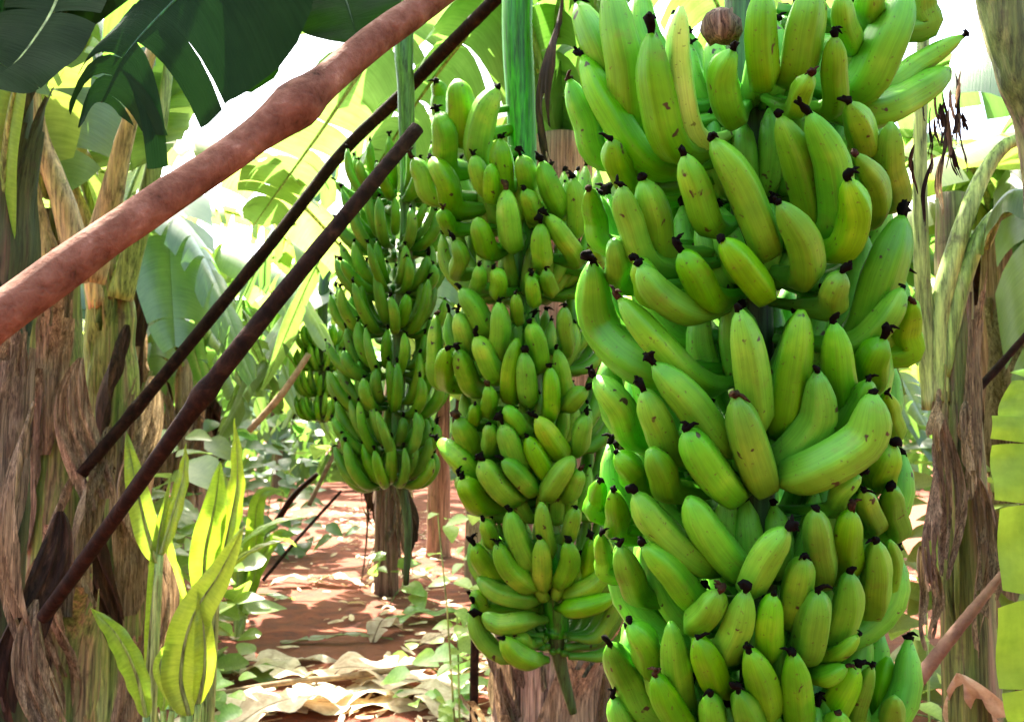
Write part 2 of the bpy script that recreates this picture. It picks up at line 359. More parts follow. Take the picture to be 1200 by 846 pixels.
# ------------------------------------------------------------------ bananas
RS = [0, .35, .7, 1, 1.5, 2, 2.45, 2.75, 2.92, 3]; RV = [.40, .46, .74, .94, 1.0, .98, .86, .64, .40, .2]
def banana_mesh(pts4, r, seed=0, nr=16, seg=20, mb=None):
    c, par = spline(pts4, nr)
    # finer sampling at the blossom end
    own = mb is None
    if own: mb = MB()
    rot = 0.3 * (seed % 3); b0 = len(mb.v)
    tube(mb, c, [r * interp(RS, RV, s) for s in par], seg, lambda i, a: 1 + .75 * (1 / math.cos((a + rot) % 1.2566 - .6283) - 1.08) + .025 * noise.noise(Vector((math.cos(a), math.sin(a), i * .5 + seed))))
    for i in range(nr):
        for k in range(seg): mb.uv.append((abs(k / seg - .5) * 2, i / (nr - 1)))
    if own: return mb.mesh('banana'), c
    return c
def tip_mesh(c, r, seed, mb=None):
    rnd = random.Random(seed); d = (c[-1] - c[-2]).normalized(); own = mb is None
    if own: mb = MB()
    sz = rnd.choice([.6, .85, 1.0, 1.15, 1.35]); L = r * rnd.uniform(.35, .95) * sz; off = Vector((rnd.uniform(-1, 1), rnd.uniform(-1, 1), rnd.uniform(-.5, .3))) * r * .5
    p = [c[-1] - d * r * .10, c[-1] + d * L * .35, c[-1] + d * L * .7 + off * .5, c[-1] + d * L + off]
    rr = [r * .2, r * rnd.uniform(.16, .28), r * rnd.uniform(.14, .38) * sz, r * .08]
    b0 = len(mb.v)
    tube(mb, p, rr, 7, lambda i, a: 1 + .9 * noise.noise(Vector((math.cos(a) * 2, math.sin(a) * 2, i * 2.3 + seed))))
    for _ in range(rnd.choice([0, 1, 2, 3])):
        q = p[2]; e = Vector((rnd.uniform(-1, 1), rnd.uniform(-1, .3), rnd.uniform(-.2, 1))).normalized()
        l_ = rnd.uniform(.4, .9); tube(mb, [q, q + e * r * .5 * l_, q + e * r * l_ + Vector((0, 0, -r * .2))], [r * .13, r * .12, r * .04], 5)
    while len(mb.uv) < len(mb.v) and not own: mb.uv.append((0, 0))
    if own: mb.uv = []
    return mb.mesh('dried_tip') if own else None

def traced_bunch(root, tr, ax, D0, hw, fpalette, seed=0, kin=.72, wf=1.01, pale=(), tip_skip=()):
    """tr: (lowx,lowy,midx,midy,tipx,tipy,width) in photo pixels. ax(y): axis pixel, hw(y): half width in pixels.
       Every fruit gets its place on the round body of the bunch; those of a lower row lie outside the row above."""
    def place(px, py, k, off):
        Rm = hw(py) * D0 / FPX * k + off; d = D0
        for _ in range(4):
            dx = (px - ax(py)) / FPX * d; d = D0 - math.sqrt(max(Rm * Rm - dx * dx, (.22 * Rm) ** 2))
        return P(px, py, d)
    N = len(tr); off = np.zeros(N); order = np.array([(t[1] + t[3] + t[5]) / 3 for t in tr])
    def build(i):
        t = tr[i]; L = place(t[0], t[1], kin, off[i]); Mi = place(t[2], t[3], .93, off[i]); T = place(t[4], t[5], 1.0, off[i] + .004)
        A = P(ax(t[1]), t[1] - 4, D0); dv_ = (L - A); dv_.z = 0; C = A + dv_.normalized() * min(.035, dv_.length * .4)
        return [C, L, Mi, T]
    for it in range(40):
        S = []; Rr = []
        for i in range(N):
            p = build(i); rad = wf * tr[i][6] / 2 * p[2].y / FPX; c, par = spline(p[1:], 9); S.append(np.array([tuple(x) for x in c])); Rr.append(np.array([rad * interp(RS, RV, 1 + s) for s in par]))
        mv = np.zeros(N); ct = np.zeros(N)
        for i in range(N):
            for j in range(i + 1, N):
                if abs(S[i][4][0] - S[j][4][0]) > .2 or abs(S[i][4][2] - S[j][4][2]) > .2: continue
                d = np.linalg.norm(S[i][:, None] - S[j][None], axis=2) - (Rr[i][:, None] + Rr[j][None]) * .82
                m_ = d.min()
                if m_ < 0:
                    a, b = (i, j) if order[i] > order[j] else (j, i)
                    mv[a] += -m_ * .45; mv[b] -= -m_ * .55; ct[a] += 1; ct[b] += 1
        off = np.clip(off + mv / np.maximum(ct, 1) * .7, -.075, .05)
    for i in range(N):
        p = [q - root.location for q in build(i)]; rad = wf * tr[i][6] / 2 * (p[2] + root.location).y / FPX
        me, c = banana_mesh(p, rad, i + seed, 18)
        o = link('banana', me, M['banana_sun_painted' if i in pale else fpalette], root)
        if i in pale: o['label'] = 'banana with sunlight painted into its pale skin'
        if i % 9 != 4: link('dried_tip', tip_mesh(c, rad, i + seed), M['tip_brown' if i % 7 == 2 else 'tip'], o)
def ring_hands(mb, mt, root, heights, rad_fn, r, amin, amax, n, seed, up=.13, fr=(.0, 1.), jit=.12, ax3=None, rows=2, each=None):
    """fruits in fans round the stalk; angle 0 looks at the camera (-Y)"""
    rnd = random.Random(seed); k = 0
    for z in heights:
        for row in range(rows):
            a0 = rnd.uniform(0, 1)
            for i in range(n):
                a = lerp(amin, amax, (i + a0) / n) + rnd.uniform(-.05, .05); k += 1
                Rr = rad_fn(z) * (1 - .22 * row) * rnd.uniform(.94, 1.06); zz = z + row * .03 + rnd.uniform(-.01, .01)
                dv_ = Vector((math.sin(a), -math.cos(a), 0)); tw = Vector((math.cos(a), math.sin(a), 0)) * rnd.uniform(-.02, .02)
                A = ax3(zz); u = up * rnd.uniform(.85, 1.12); rr = r * rnd.uniform(.88, 1.08)
                p = [A + dv_ * .03 + Vector((0, 0, .0)), A + dv_ * Rr * .66, A + dv_ * Rr * .97 + tw * .5 + Vector((0, 0, u * .45)), A + dv_ * Rr * 1.02 + tw + Vector((0, 0, u))]
                if each: each(p, rr, k); continue
                c = banana_mesh(p, rr, k, 10, 8, mb); tip_mesh(c, rr, k, mt)

def zooms(lst, ox, oy, s):
    return [(a / s + ox, b / s + oy, c / s + ox, d / s + oy, e / s + ox, f / s + oy, w_ / s) for a, b, c, d, e, f, w_ in lst]
A_ = [(330,500,190,330,110,170,95),(240,330,170,170,95,10,110),(290,380,235,170,190,-40,120),(400,450,335,280,315,100,115),(455,420,400,200,405,20,80),
 (560,350,530,230,560,150,95),(650,240,640,100,650,-40,100),(740,220,775,80,800,-40,120),(850,330,865,200,865,110,78),(740,330,770,270,795,225,70),
 (930,260,1020,130,1080,-20,140),(960,60,970,0,1000,-60,90),(900,140,890,60,885,-20,75),(960,340,1100,285,1210,210,105),(980,270,1120,190,1250,110,70),(1110,90,1130,20,1130,-50,90),
 (190,480,120,360,70,240,85),(660,740,590,560,500,420,105),(500,680,450,560,415,465,92),(790,680,760,500,700,350,105),(850,690,860,500,790,340,110),
 (930,460,945,390,910,310,90),(1030,610,1030,480,1035,370,90),(960,660,990,560,930,465,80),(870,750,930,650,905,540,100),(770,830,770,720,700,610,105),
 (650,880,590,800,530,720,95),(500,900,450,820,405,755,95),(360,770,320,640,290,540,105),(330,800,250,650,225,560,85),(200,740,150,650,130,570,72),
 (240,860,215,780,205,720,75),(340,900,300,830,275,785,85),(290,560,215,500,195,420,85),(925,1020,1010,820,1070,650,130)]
B_ = [(860,160,880,100,905,50,85),(330,350,165,210,140,20,120),(470,390,330,260,225,130,95),(450,170,340,110,285,30,95),(640,500,620,330,590,165,110),(720,520,755,330,780,165,105),
 (890,480,890,330,880,205,98),(720,620,830,500,830,355,112),(780,665,965,560,1000,420,135),(660,690,620,560,580,430,115),(540,570,440,440,330,330,112),(560,720,480,620,430,530,112),
 (400,600,340,500,300,410,98),(290,560,220,450,150,370,92),(390,720,350,650,320,590,92),(970,390,1000,310,1030,250,100),(1080,300,1100,220,1120,140,90),(930,270,1030,200,1090,100,90),
 (990,690,1030,640,1060,575,100),(1040,560,1050,480,1040,420,62),(880,540,960,450,985,380,80),(300,700,260,650,215,600,82)]
C_ = [(440,310,300,190,230,85,102),(560,330,460,210,400,100,112),(430,430,340,330,255,250,98),(270,420,210,340,180,255,88),(200,220,175,150,160,80,78),(600,380,650,280,715,200,102),
 (820,360,815,240,805,140,92),(720,480,750,370,770,290,95),(890,340,905,230,920,140,92),(960,470,1000,360,1000,240,92),(1000,420,1050,330,1045,240,64),(840,570,905,460,915,340,98),
 (770,590,800,490,815,400,110),(655,590,655,500,670,410,86),(520,600,560,500,585,400,96),(430,510,470,460,500,400,92),(650,780,630,680,595,590,102),(745,830,745,710,735,600,96),
 (500,700,460,620,430,550,96),(400,780,360,640,345,500,92),(300,650,260,560,215,500,92),(280,790,200,670,150,570,102),(420,860,340,760,295,670,96),(500,880,480,800,470,730,86),
 (620,900,590,800,560,720,96),(230,900,190,820,160,740,82),(820,830,880,740,940,640,92),(900,850,950,740,985,640,64),(1000,850,1020,720,1040,610,82),(800,665,850,670,905,640,66),
 (820,610,890,590,945,540,50),(980,200,975,130,960,80,72),(1040,220,1050,130,1050,70,82),(850,140,890,80,950,30,62),(130,160,110,100,115,50,62),(170,350,130,290,120,220,62),
 (850,920,870,850,880,790,92),(1050,900,1050,820,1060,740,80)]
front = zooms(A_, 640, 0, 2.563) + zooms(B_, 640, 300, 2.609) + zooms(C_, 660, 546, 2.727)
D_ = [(450,420,430,290,400,220,90),(470,560,430,460,380,380,85),(400,520,350,440,315,380,75),(550,380,560,240,610,130,100),(500,300,480,180,470,100,100),(430,220,410,150,400,110,60),
 (640,480,630,390,620,310,85),(720,470,710,420,695,370,75),(830,560,800,480,770,390,80),(670,680,655,590,645,490,85),(740,590,725,530,705,490,65),(770,750,765,680,765,610,70),
 (890,740,840,650,790,580,70),(590,710,560,650,540,590,75),(480,790,485,730,460,670,60),(580,490,545,430,530,370,70),(470,630,430,600,420,560,60),(550,840,550,800,550,760,55),
 (620,860,620,810,600,770,60),(740,860,735,815,735,785,55),(800,850,790,810,785,775,55),(880,640,890,540,880,450,70),(600,520,590,460,590,400,60),(960,780,955,720,945,690,60)]
E_ = [(630,220,570,130,520,60,85),(670,310,670,210,665,110,80),(560,300,530,220,510,150,80),(660,390,610,310,580,240,85),(580,440,530,360,510,290,80),(490,430,455,360,465,290,72),
 (450,420,420,300,425,160,62),(710,470,710,360,735,250,72),(780,480,770,390,760,300,75),(820,350,810,260,785,190,80),(860,540,865,450,860,360,65),(910,500,905,390,885,290,66),
 (740,180,735,130,730,80,50),(630,530,630,480,625,430,60),(580,580,575,540,575,500,55),(640,680,635,620,630,575,60),(760,600,720,550,690,510,70),(750,740,710,650,680,575,85),
 (850,770,810,700,775,625,75),(900,690,850,610,810,550,80),(590,690,540,610,510,550,90),(790,820,730,760,680,710,76),(650,850,625,770,600,710,80),(590,770,510,700,440,640,90),
 (580,850,540,810,515,770,72),(850,840,900,770,950,700,80),(960,670,980,600,1000,540,72),(930,850,960,790,975,750,62),(920,300,915,200,915,130,60),(930,500,965,470,1000,440,70),(800,110,795,60,790,10,56)]
F_ = [(250,130,200,80,175,40,80),(330,100,270,40,240,-20,80),(400,320,355,240,330,150,76),(460,280,440,200,435,120,56),(440,390,437,310,432,240,60),(390,390,320,330,290,255,70),
 (300,370,240,310,215,260,66),(290,260,260,210,245,180,52),(500,380,530,310,520,250,66),(570,380,600,310,600,240,62),(540,420,610,390,655,340,62),(530,470,600,460,680,430,60),
 (380,440,290,420,225,370,62),(380,510,300,520,240,490,66),(400,640,340,610,310,570,70),(520,240,540,180,550,140,52),(640,360,650,300,650,240,52),(390,590,370,575,350,560,50),(260,480,230,440,200,420,50)]
middle = zooms(D_, 380, 60, 3.021) + zooms(E_, 380, 320, 3.253) + zooms(F_, 480, 546, 2.82)

def bunch_front():
    D0 = 1.16; base = P(880, 960, D0)
    root = thing('banana_bunch', 'largest bunch of green bananas, nearest on the right, with fat bright fruit', 'banana bunch', base)
    hw = lambda y: interp([-100, 0, 250, 450, 620, 760, 900], [150, 205, 195, 190, 180, 170, 120], y)
    ax = lambda y: 882.
    traced_bunch(root, front, ax, D0, hw, 'banana', 3, pale=(4,))
    ax3 = lambda z: P(882, 423, D0).xy.to_3d() - root.location.xy.to_3d() + Vector((0, 0, z))
    zt = P(882, -20, D0).z - root.location.z
    # stalk, leaves the top of the bunch and arches back to the crown of its own plant
    pl = [Vector(root.location) + ax3(-.02), Vector(root.location) + ax3(.5), Vector(root.location) + ax3(zt + .1), Vector(root.location) + ax3(zt + .35) + Vector((.02, .05, 0)), Vector((.62, 1.45, 2.66)), Vector((.86, 1.72, 2.62)), Vector((.93, 1.84, 2.35))]
    stem(root, 'stalk', pl, .022, .04, 'stalk_dark', n=40)
    mb = MB(); mt = MB(); hs = [.0 + i * .118 for i in range(9)]
    rf = lambda z: .19 if z < .9 else .17
    ring_hands(mb, mt, root, hs, lambda z: .165 + .02 * math.sin(z * 3), .021, R(80), R(280), 9, 5, up=.12, ax3=ax3)
    ring_hands(mb, mt, root, [h - .02 for h in hs], lambda z: .085, .018, R(-80), R(80), 6, 9, up=.09, ax3=ax3, rows=1)
    n0 = len(mb.f); o0 = len(mb.v)
    mb.v += mt.v; mb.uv += [(0, 0)] * len(mt.v); mb.f += [tuple(i + o0 for i in f) for f in mt.f]; mb.mi = [0] * n0 + [1] * len(mt.f)
    o = link('banana', mb.mesh('rear_bananas'), [M['banana'], M['tip']], root); o['kind'] = 'stuff'; o['label'] = 'inner and rear fruit of the bunch'
    return root
bunch_front()
def bunch_middle():
    D0 = 2.05; base = P(640, 810, D0)
    root = thing('banana_bunch', 'middle bunch of green bananas hanging from a thick bright green stalk', 'banana bunch', base)
    ax = lambda y: interp([0, 200, 400, 700], [615, 612, 618, 648], y)
    hw = lambda y: interp([60, 200, 450, 600, 720, 800], [100, 115, 112, 108, 90, 50], y)
    traced_bunch(root, middle, ax, D0, hw, 'banana_mid', 200, wf=1.05)
    z0 = root.location.z; zz = lambda y: P(640, y, D0)
    ax3w = lambda z: P(interp([z for z in (.9, 1.2, 1.7, 2.3)], [650, 640, 612, 615], z), 423, D0)
    ax3 = lambda z: Vector((ax3w(z + z0).x - root.location.x, P(600, 423, D0).y - root.location.y, z))
    stem(root, 'stalk', [P(650, 745, D0), P(650, 700, D0), P(618, 400, D0), P(612, 160, D0), P(608, -30, D0 + .02), P(640, -260, D0 + .1), P(700, -380, D0 + .35), P(735, -330, D0 + .62)], .026, .044, 'stalk', n=50, wob=.08)
    mb = MB(); mt = MB(); hs = [(zz(y).z - z0) for y in (760, 690, 600, 520, 430, 340, 260)]
    ring_hands(mb, mt, root, hs, lambda z: .18, .019, R(85), R(275), 9, 15, up=.13, ax3=ax3)
    ring_hands(mb, mt, root, hs[1:], lambda z: .10, .017, R(-85), R(85), 7, 19, up=.10, ax3=ax3, rows=1)
    n0 = len(mb.f); o0 = len(mb.v)
    mb.v += mt.v; mb.uv += [(0, 0)] * len(mt.v); mb.f += [tuple(i + o0 for i in f) for f in mt.f]; mb.mi = [0] * n0 + [1] * len(mt.f)
    o = link('banana', mb.mesh('rear_bananas'), [M['banana_mid'], M['tip']], root); o['kind'] = 'stuff'; o['label'] = 'inner and rear fruit of the bunch'
    hang(root, P(650, -10, D0 - .03), .42, .05, 'dry_dark', 3, name='dry_bract', label='shrivelled brown bract beside the stalk')
    # withered rachis end below the last hand
    stem(root, 'rachis', [P(650, 720, D0), P(655, 770, D0), P(672, 835, D0)], .024, .010, 'stalk_dark', n=14)
bunch_middle()
def bunch_ring(name_label, D0, axp, ys, hwpx, r, n, mat, seed, ytop, ybot, up, tips=True, straw=None, skipback=False, rows=2, wild=0):
    base = P(axp(ybot), ybot, D0)
    root = thing('banana_bunch', name_label, 'banana bunch', base); z0 = base.z
    Y = P(600, 423, D0).y
    def ax3(z):
        # invert pixel row from height at this distance
        py = interp([P(600, y, D0).z for y in range(1000, -400, -50)], list(range(1000, -400, -50)), z + z0)
        return Vector((P(axp(py), 423, D0).x - base.x, Y - base.y, z))
    mb = MB(); mt = MB(); vis = []
    def each(p, rr, k):
        a = p[2] - ax3(p[1].z)
        if wild:
            q = random.Random(k); dz = Vector((a.x, a.y, 0)) * q.uniform(-.1, .4) * wild + Vector((q.uniform(-.03, .01), 0, q.uniform(-.035, .02))); p[3] = p[3] + dz; p[2] = p[2] + dz * .4; rr *= q.uniform(.85, 1.1)
        front_ = a.y < .035
        if front_ and len(vis) < 99:
            me, c = banana_mesh(p, rr, k + seed, 12, 9); o = link('banana', me, M[mat], root); vis.append(1)
            if tips: link('dried_tip', tip_mesh(c, rr, k), M['tip'], o)
        else:
            c = banana_mesh(p, rr, k, 9, 7, mb); tip_mesh(c, rr, k, mt)
    rf = lambda z: interp([P(600, y, D0).z - z0 for y in (700, 600, 500, 400, 200, 0)], [hwpx * k * D0 / FPX for k in (.6, .85, 1, 1, 1, .9)], z)
    if skipback: each_ = None
    ring_hands(None, None, root, [P(600, y, D0).z - z0 for y in ys], rf, r, R(-180), R(180), n, seed, up=up, ax3=ax3, rows=rows, each=each)
    if mb.v:
        n0 = len(mb.f); o0 = len(mb.v); mb.v += mt.v; mb.uv += [(0, 0)] * len(mt.v); mb.f += [tuple(i + o0 for i in f) for f in mt.f]; mb.mi = [0] * n0 + [1] * len(mt.f)
        o = link('banana', mb.mesh('rear_bananas'), [M[mat], M['tip']], root); o['kind'] = 'stuff'; o['label'] = 'rear fruit of the bunch'
    return root
D3 = 2.6
r3 = bunch_ring('third bunch of thin dark green bananas, hanging behind the tip of the cut pole', D3, lambda y: interp([50, 200, 400, 560], [470, 464, 458, 458], y),
    (568, 530, 482, 440, 392, 345, 290, 232), 60, .0175, 11, 'banana_far', 41, 60, 590, .11, wild=.45)
stem(r3, 'stalk', [P(466, 560, D3), P(468, 400, D3), P(478, 250, D3), P(476, 120, D3), P(474, 30, D3), P(490, -150, D3 + .1), P(540, -230, D3 + .3), P(560, -180, D3 + .5)], .018, .034, 'stalk', n=40)
stem(r3, 'rachis', [P(466, 555, D3), P(478, 610, D3), P(476, 685, D3)], .016, .009, 'stalk_dark', n=14)
r4 = bunch_ring('small distant bunch of light green bananas over the far end of the path', 6.6, lambda y: 378., (490, 462, 432, 408), 30, .02, 13, 'banana_mid', 61, 380, 495, .14, tips=False)
stem(r4, 'stalk', [P(378, 495, 6.6), P(378, 400, 6.6), P(380, 330, 6.6), P(395, 260, 6.8), P(410, 262, 7.0)], .03, .05, 'stalk_dark', n=24)

# ------------------------------------------------------------------ poles
def pole(label, cat, pts, rads, mat, knots=(), n=70, seed=0, name='pole', seg=16):
    c, par = spline(pts, n); mb = MB(); m_ = len(pts) - 1
    kn = [(Vector(k), a, s) for k, a, s in knots]
    def rad(i):
        r = interp(list(range(len(rads))), rads, par[i])
        for k, a, s in kn: r *= 1 + a * math.exp(-((c[i] - k).length / s) ** 2)
        return r * (1 + .05 * noise.noise(c[i] * 14 + Vector((seed, 0, 0))))
    tube(mb, c, rad, seg, lambda i, a: 1 + .07 * noise.noise(Vector((math.cos(a), math.sin(a), i * .3 + seed * 3))) + .03 * noise.noise(Vector((math.cos(a) * 4, math.sin(a) * 4, i * .8))))
    o = link(name, mb.mesh(name), M[mat]); tag(o, label, cat); return o
pole('thick reddish brown pole with a knot, slanting across the upper left corner', 'wooden pole',
     [P(-1500, 1100, .42), P(-400, 620, .56), P(-110, 450, .66), P(0, 370, .70), P(130, 275, .76), P(250, 195, .82), P(345, 125, .87), P(430, 55, .93), P(520, -12, 1.0), P(640, -110, 1.08)],
     [.0195, .019, .0185, .0172, .0165, .0160, .0165, .0165, .0165, .016], 'bark', [(P(350, 118, .87), .28, .022), (P(338, 140, .865), .15, .03)])
pole('long thin dark pole passing behind bunches, upper of two thin poles', 'wooden pole',
     [P(95, 556, 2.5), P(200, 430, 2.6), P(330, 270, 2.72), P(400, 180, 2.76), P(470, 112, 2.70), P(530, 50, 2.50), P(590, -10, 2.32), P(650, -75, 2.2)],
     [.0165, .0175, .018, .0185, .019, .018, .018, .018], 'bark_dark', [(P(160, 478, 2.56), .25, .026), (P(300, 306, 2.71), .2, .026)], seed=2)
pole('dark thin pole with its cut end before the third bunch, lower of two', 'wooden pole',
     [P(52, 722, 1.72), P(100, 655, 1.6), P(150, 585, 1.5), P(240, 460, 1.4), P(330, 345, 1.42), P(420, 235, 1.45), P(489, 150, 1.5)],
     [.0135, .0135, .0125, .0145, .0135, .0125, .012], 'bark_dark', [(P(237, 460, 1.4), .35, .018), (P(110, 640, 1.37), .2, .02)], seed=5)
pole('bent pale stick lying across the sunlit litter at the foot of the path', 'stick',
     [P(200, 822, 4.3), P(330, 800, 4.45), P(400, 793, 4.5), P(480, 782, 4.55), P(530, 776, 4.5), P(556, 766, 4.4)], [.012, .014, .016, .016, .017, .016], 'bark_pale', seed=8, name='stick')
pole('thin brown branch leaning across the right banana trunk', 'branch', [P(1055, 825, 1.7), P(1100, 765, 1.68), P(1140, 715, 1.66), P(1176, 670, 1.65)], [.014, .012, .010, .006], 'bark_pale', seed=9, name='branch')
pole('thin twig angled up to the right edge above the leaning branch', 'branch', [P(1110, 492, 2.1), P(1140, 462, 2.1), P(1170, 430, 2.1), P(1215, 378, 2.1)], [.010, .010, .009, .007], 'bark_dark', seed=10, name='branch')
for i, (pts, rr, mt_, lab) in enumerate([
    ([P(292, 505, 5.5), P(330, 462, 5.5), P(362, 415, 5.6)], [.02, .022, .018], 'bark_pale', 'pale stick leaning left of the distant bunch'),
    ([P(362, 592, 6.5), P(385, 545, 6.5), P(408, 500, 6.6)], [.016, .016, .014], 'bark_pale', 'pale stick leaning below the distant bunch'),
    ([P(325, 610, 8), P(345, 580, 8), P(372, 555, 8)], [.03, .028, .02], 'bark_dark', 'dark stick at the far end of the path'),
    ([P(308, 680, 7), P(350, 630, 7.2), P(400, 575, 7.4)], [.014, .014, .012], 'bark_dark', 'thin dark twig standing out of the path'),
    ([P(555, 850, 3.3), P(556, 770, 3.3), P(558, 700, 3.3)], [.016, .016, .014], 'bark_dark', 'upright dark stake under the middle bunch'),
    ([P(236, 850, 3.2), P(238, 790, 3.2), P(243, 730, 3.25)], [.034, .032, .028], 'bark_dark', 'dark wet stump behind the young leaves')]):
    pole(lab, 'stick', pts, rr, mt_, n=24, seed=20 + i, name='stick', seg=10)

# ------------------------------------------------------------------ banana plants near the camera
def trunk_part(root, x, y, h, r0, r1, mat, seed, lean=(0, 0), nsh=6, dry='dry', hmin=0.):
    stem(root, 'pseudostem', [(x, y, -.05), (x + lean[0] * .3, y + lean[1] * .3, h * .35), (x + lean[0] * .65, y + lean[1] * .65, h * .7), (x + lean[0], y + lean[1], h)], r0, r1, mat, seg=28, n=40, wob=.16, seed=seed, ridge=.02)
    rnd = random.Random(seed)
    for i in range(nsh):
        t = lerp(hmin, .8, (i + rnd.random()) / nsh); f = t
        rr = lerp(r0, r1, t)
        b = Vector((x + lean[0] * t, y + lean[1] * t, h * t)) - root.location
        sheath(root, b, rnd.uniform(.35, .7), rr * 1.02, rnd.uniform(-2.8, -.3), rnd.choice([dry, dry, mat]), seed * 10 + i, rnd.uniform(.3, 1.1), rnd.uniform(.7, 1.5))
def crown_leaves(root, top, n, L, W, seed, mat='leaf', torn=1.1, amin=0, amax=6.283, up=.5):
    rnd = random.Random(seed)
    for i in range(n):
        a = amin + (amax - amin) * (i + rnd.uniform(.2, .8)) / n; d = Vector((math.cos(a), math.sin(a), 0)); l = L * rnd.uniform(.8, 1.15); u = up * rnd.uniform(.5, 1.3)
        path = [top, top + d * l * .12 + Vector((0, 0, l * .22 * (u + .5))), top + d * l * .42 + Vector((0, 0, l * .34 * u)), top + d * l * .75 + Vector((0, 0, l * (.18 * u - .08))), top + d * l * .98 + Vector((0, 0, l * (-.1 - .2 * (1 - u))))]
        leaf(root, path, W * rnd.uniform(.85, 1.1), (0, 0, 1), rnd.choice([mat, mat, 'leaf_y']) if mat == 'leaf' else mat, torn=torn, droop=rnd.uniform(.25, .6), fold=.3, seed=seed * 31 + i, midr=.016)
# left edge plant
x1 = P(-25, 500, 2.0).x
L1 = thing('banana_plant', 'dark trunked banana plant cut by the left edge, brown sheath peeling', 'banana plant', (x1, 2.0, 0))
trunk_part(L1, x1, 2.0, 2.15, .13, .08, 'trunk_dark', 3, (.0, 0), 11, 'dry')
hang(L1, P(28, 470, 1.82), .62, .08, 'dry', 71, (.06, 0), 'dry_sheath')
hang(L1, P(60, 600, 1.85), .42, .09, 'dry_dark', 72, (-.04, 0), 'dry_sheath')
hang(L1, P(45, 700, 1.8), .40, .08, 'dry', 75, (.07, 0), 'dry_sheath')
T1 = Vector((x1, 2.0, 2.15))
# big leaf hanging over the top left, shade painted into its colour
leaf(L1, [T1, P(60, -260, 1.9), P(260, -230, 1.75), P(285, -80, 1.66), P(205, 0, 1.62), P(150, 60, 1.6), P(118, 120, 1.6)], .165, (0, -1, .1), 'leaf_shade_painted', torn=.8, droop=.8, fold=.03, seed=5, midr=.008, midmat='stalk_dark', label='torn green leaf with painted shade hanging in the upper left')
leaf(L1, [T1, P(200, -190, 1.9), P(285, -90, 1.74), P(290, 20, 1.70), P(286, 108, 1.70)], .066, (0, -1, .4), 'leaf_shade_painted', torn=0, droop=.05, fold=.1, seed=6, midr=.006, midmat='stalk_dark', shape='cut')
leaf(L1, [T1, P(300, -170, 1.9), P(380, -60, 1.8), P(405, 0, 1.75), P(420, 48, 1.72)], .12, (0, -1, .4), 'leaf_shade_painted', torn=0, droop=.05, fold=.1, seed=7, midr=.006, midmat='stalk_dark')
leaf(L1, [T1, P(60, -120, 2.0), P(72, -20, 1.9), P(30, 60, 1.8), P(-20, 100, 1.75)], .12, (0, -1, .5), 'leaf_shade_painted', torn=.2, droop=.1, fold=.2, seed=8, midr=.008)
leaf(L1, [P(4, 330, 2.0), P(4, 200, 1.95), P(22, 90, 1.9), P(60, 40, 1.85), P(120, 60, 1.8)], .035, (0, -1, .3), 'leaf_young', torn=0, droop=.1, fold=.3, seed=9, midr=.012, label='narrow young leaf curling out of the trunk')
crown_leaves(L1, T1, 2, 1.9, .27, 77, 'leaf', amin=1.2, amax=4.4)
# two trunks behind it
x2 = P(88, 500, 2.7).x
L2 = thing('banana_plant', 'greenish banana trunk with a brown peeled patch, second from the left', 'banana plant', (x2, 2.7, 0))
trunk_part(L2, x2, 2.7, 2.0, .115, .07, 'trunk', 13, (-.10, 0), 8)
for i, q in enumerate([(75, 560), (100, 420), (118, 500), (60, 640)]): hang(L2, P(q[0], q[1], 2.55), .5, .11, 'dry', 80 + i, (.02, 0), 'dry_sheath')
T2 = Vector((x2 - .10, 2.7, 2.0))
for i, (q, w_) in enumerate([([(60, 330), (40, 250), (20, 180), (-40, 60)], .022), ([(95, 330), (75, 240), (45, 150), (28, 20)], .022), ([(105, 330), (130, 230), (150, 150), (190, 20)], .022)]):
    stem(L2, 'petiole', [P(a, b, 2.66) for a, b in q], .045, .014, 'petiole_pink', seed=i)
crown_leaves(L2, T2 + Vector((0, 0, .05)), 2, 1.8, .25, 78, 'leaf', up=1.3, amin=.5, amax=5)
x3 = P(160, 500, 3.2).x
L3 = thing('banana_plant', 'slimmer olive and brown banana trunk crossed by both thin poles', 'banana plant', (x3, 3.2, 0))
trunk_part(L3, x3, 3.2, 1.95, .115, .08, 'trunk', 23, (-.12, 0), 8)
for i, q in enumerate([(140, 380), (170, 440), (120, 560), (175, 620)]): hang(L3, P(q[0], q[1], 3.05), .55, .12, 'dry' if i % 2 else 'dry_dark', 90 + i, (.02, 0), 'dry_sheath')
T3 = Vector((x3 - .12, 3.2, 1.95))
for i, q in enumerate([[(120, 360), (100, 270), (75, 190), (60, 60)], [(140, 350), (165, 260), (185, 170), (200, 60)]]):
    stem(L3, 'petiole', [P(a, b, 3.15) for a, b in q], .045, .016, 'petiole_pink' if i == 0 else 'petiole', seed=i + 9)
leaf(L3, [P(185, 170, 3.2), P(160, 80, 3.3), P(150, 150, 3.2), P(155, 200, 3.1)], .22, (0, -1, .3), 'leaf_y', torn=.2, droop=.05, fold=.1, seed=33)
crown_leaves(L3, T3, 2, 1.8, .24, 79, 'leaf', up=1.3)

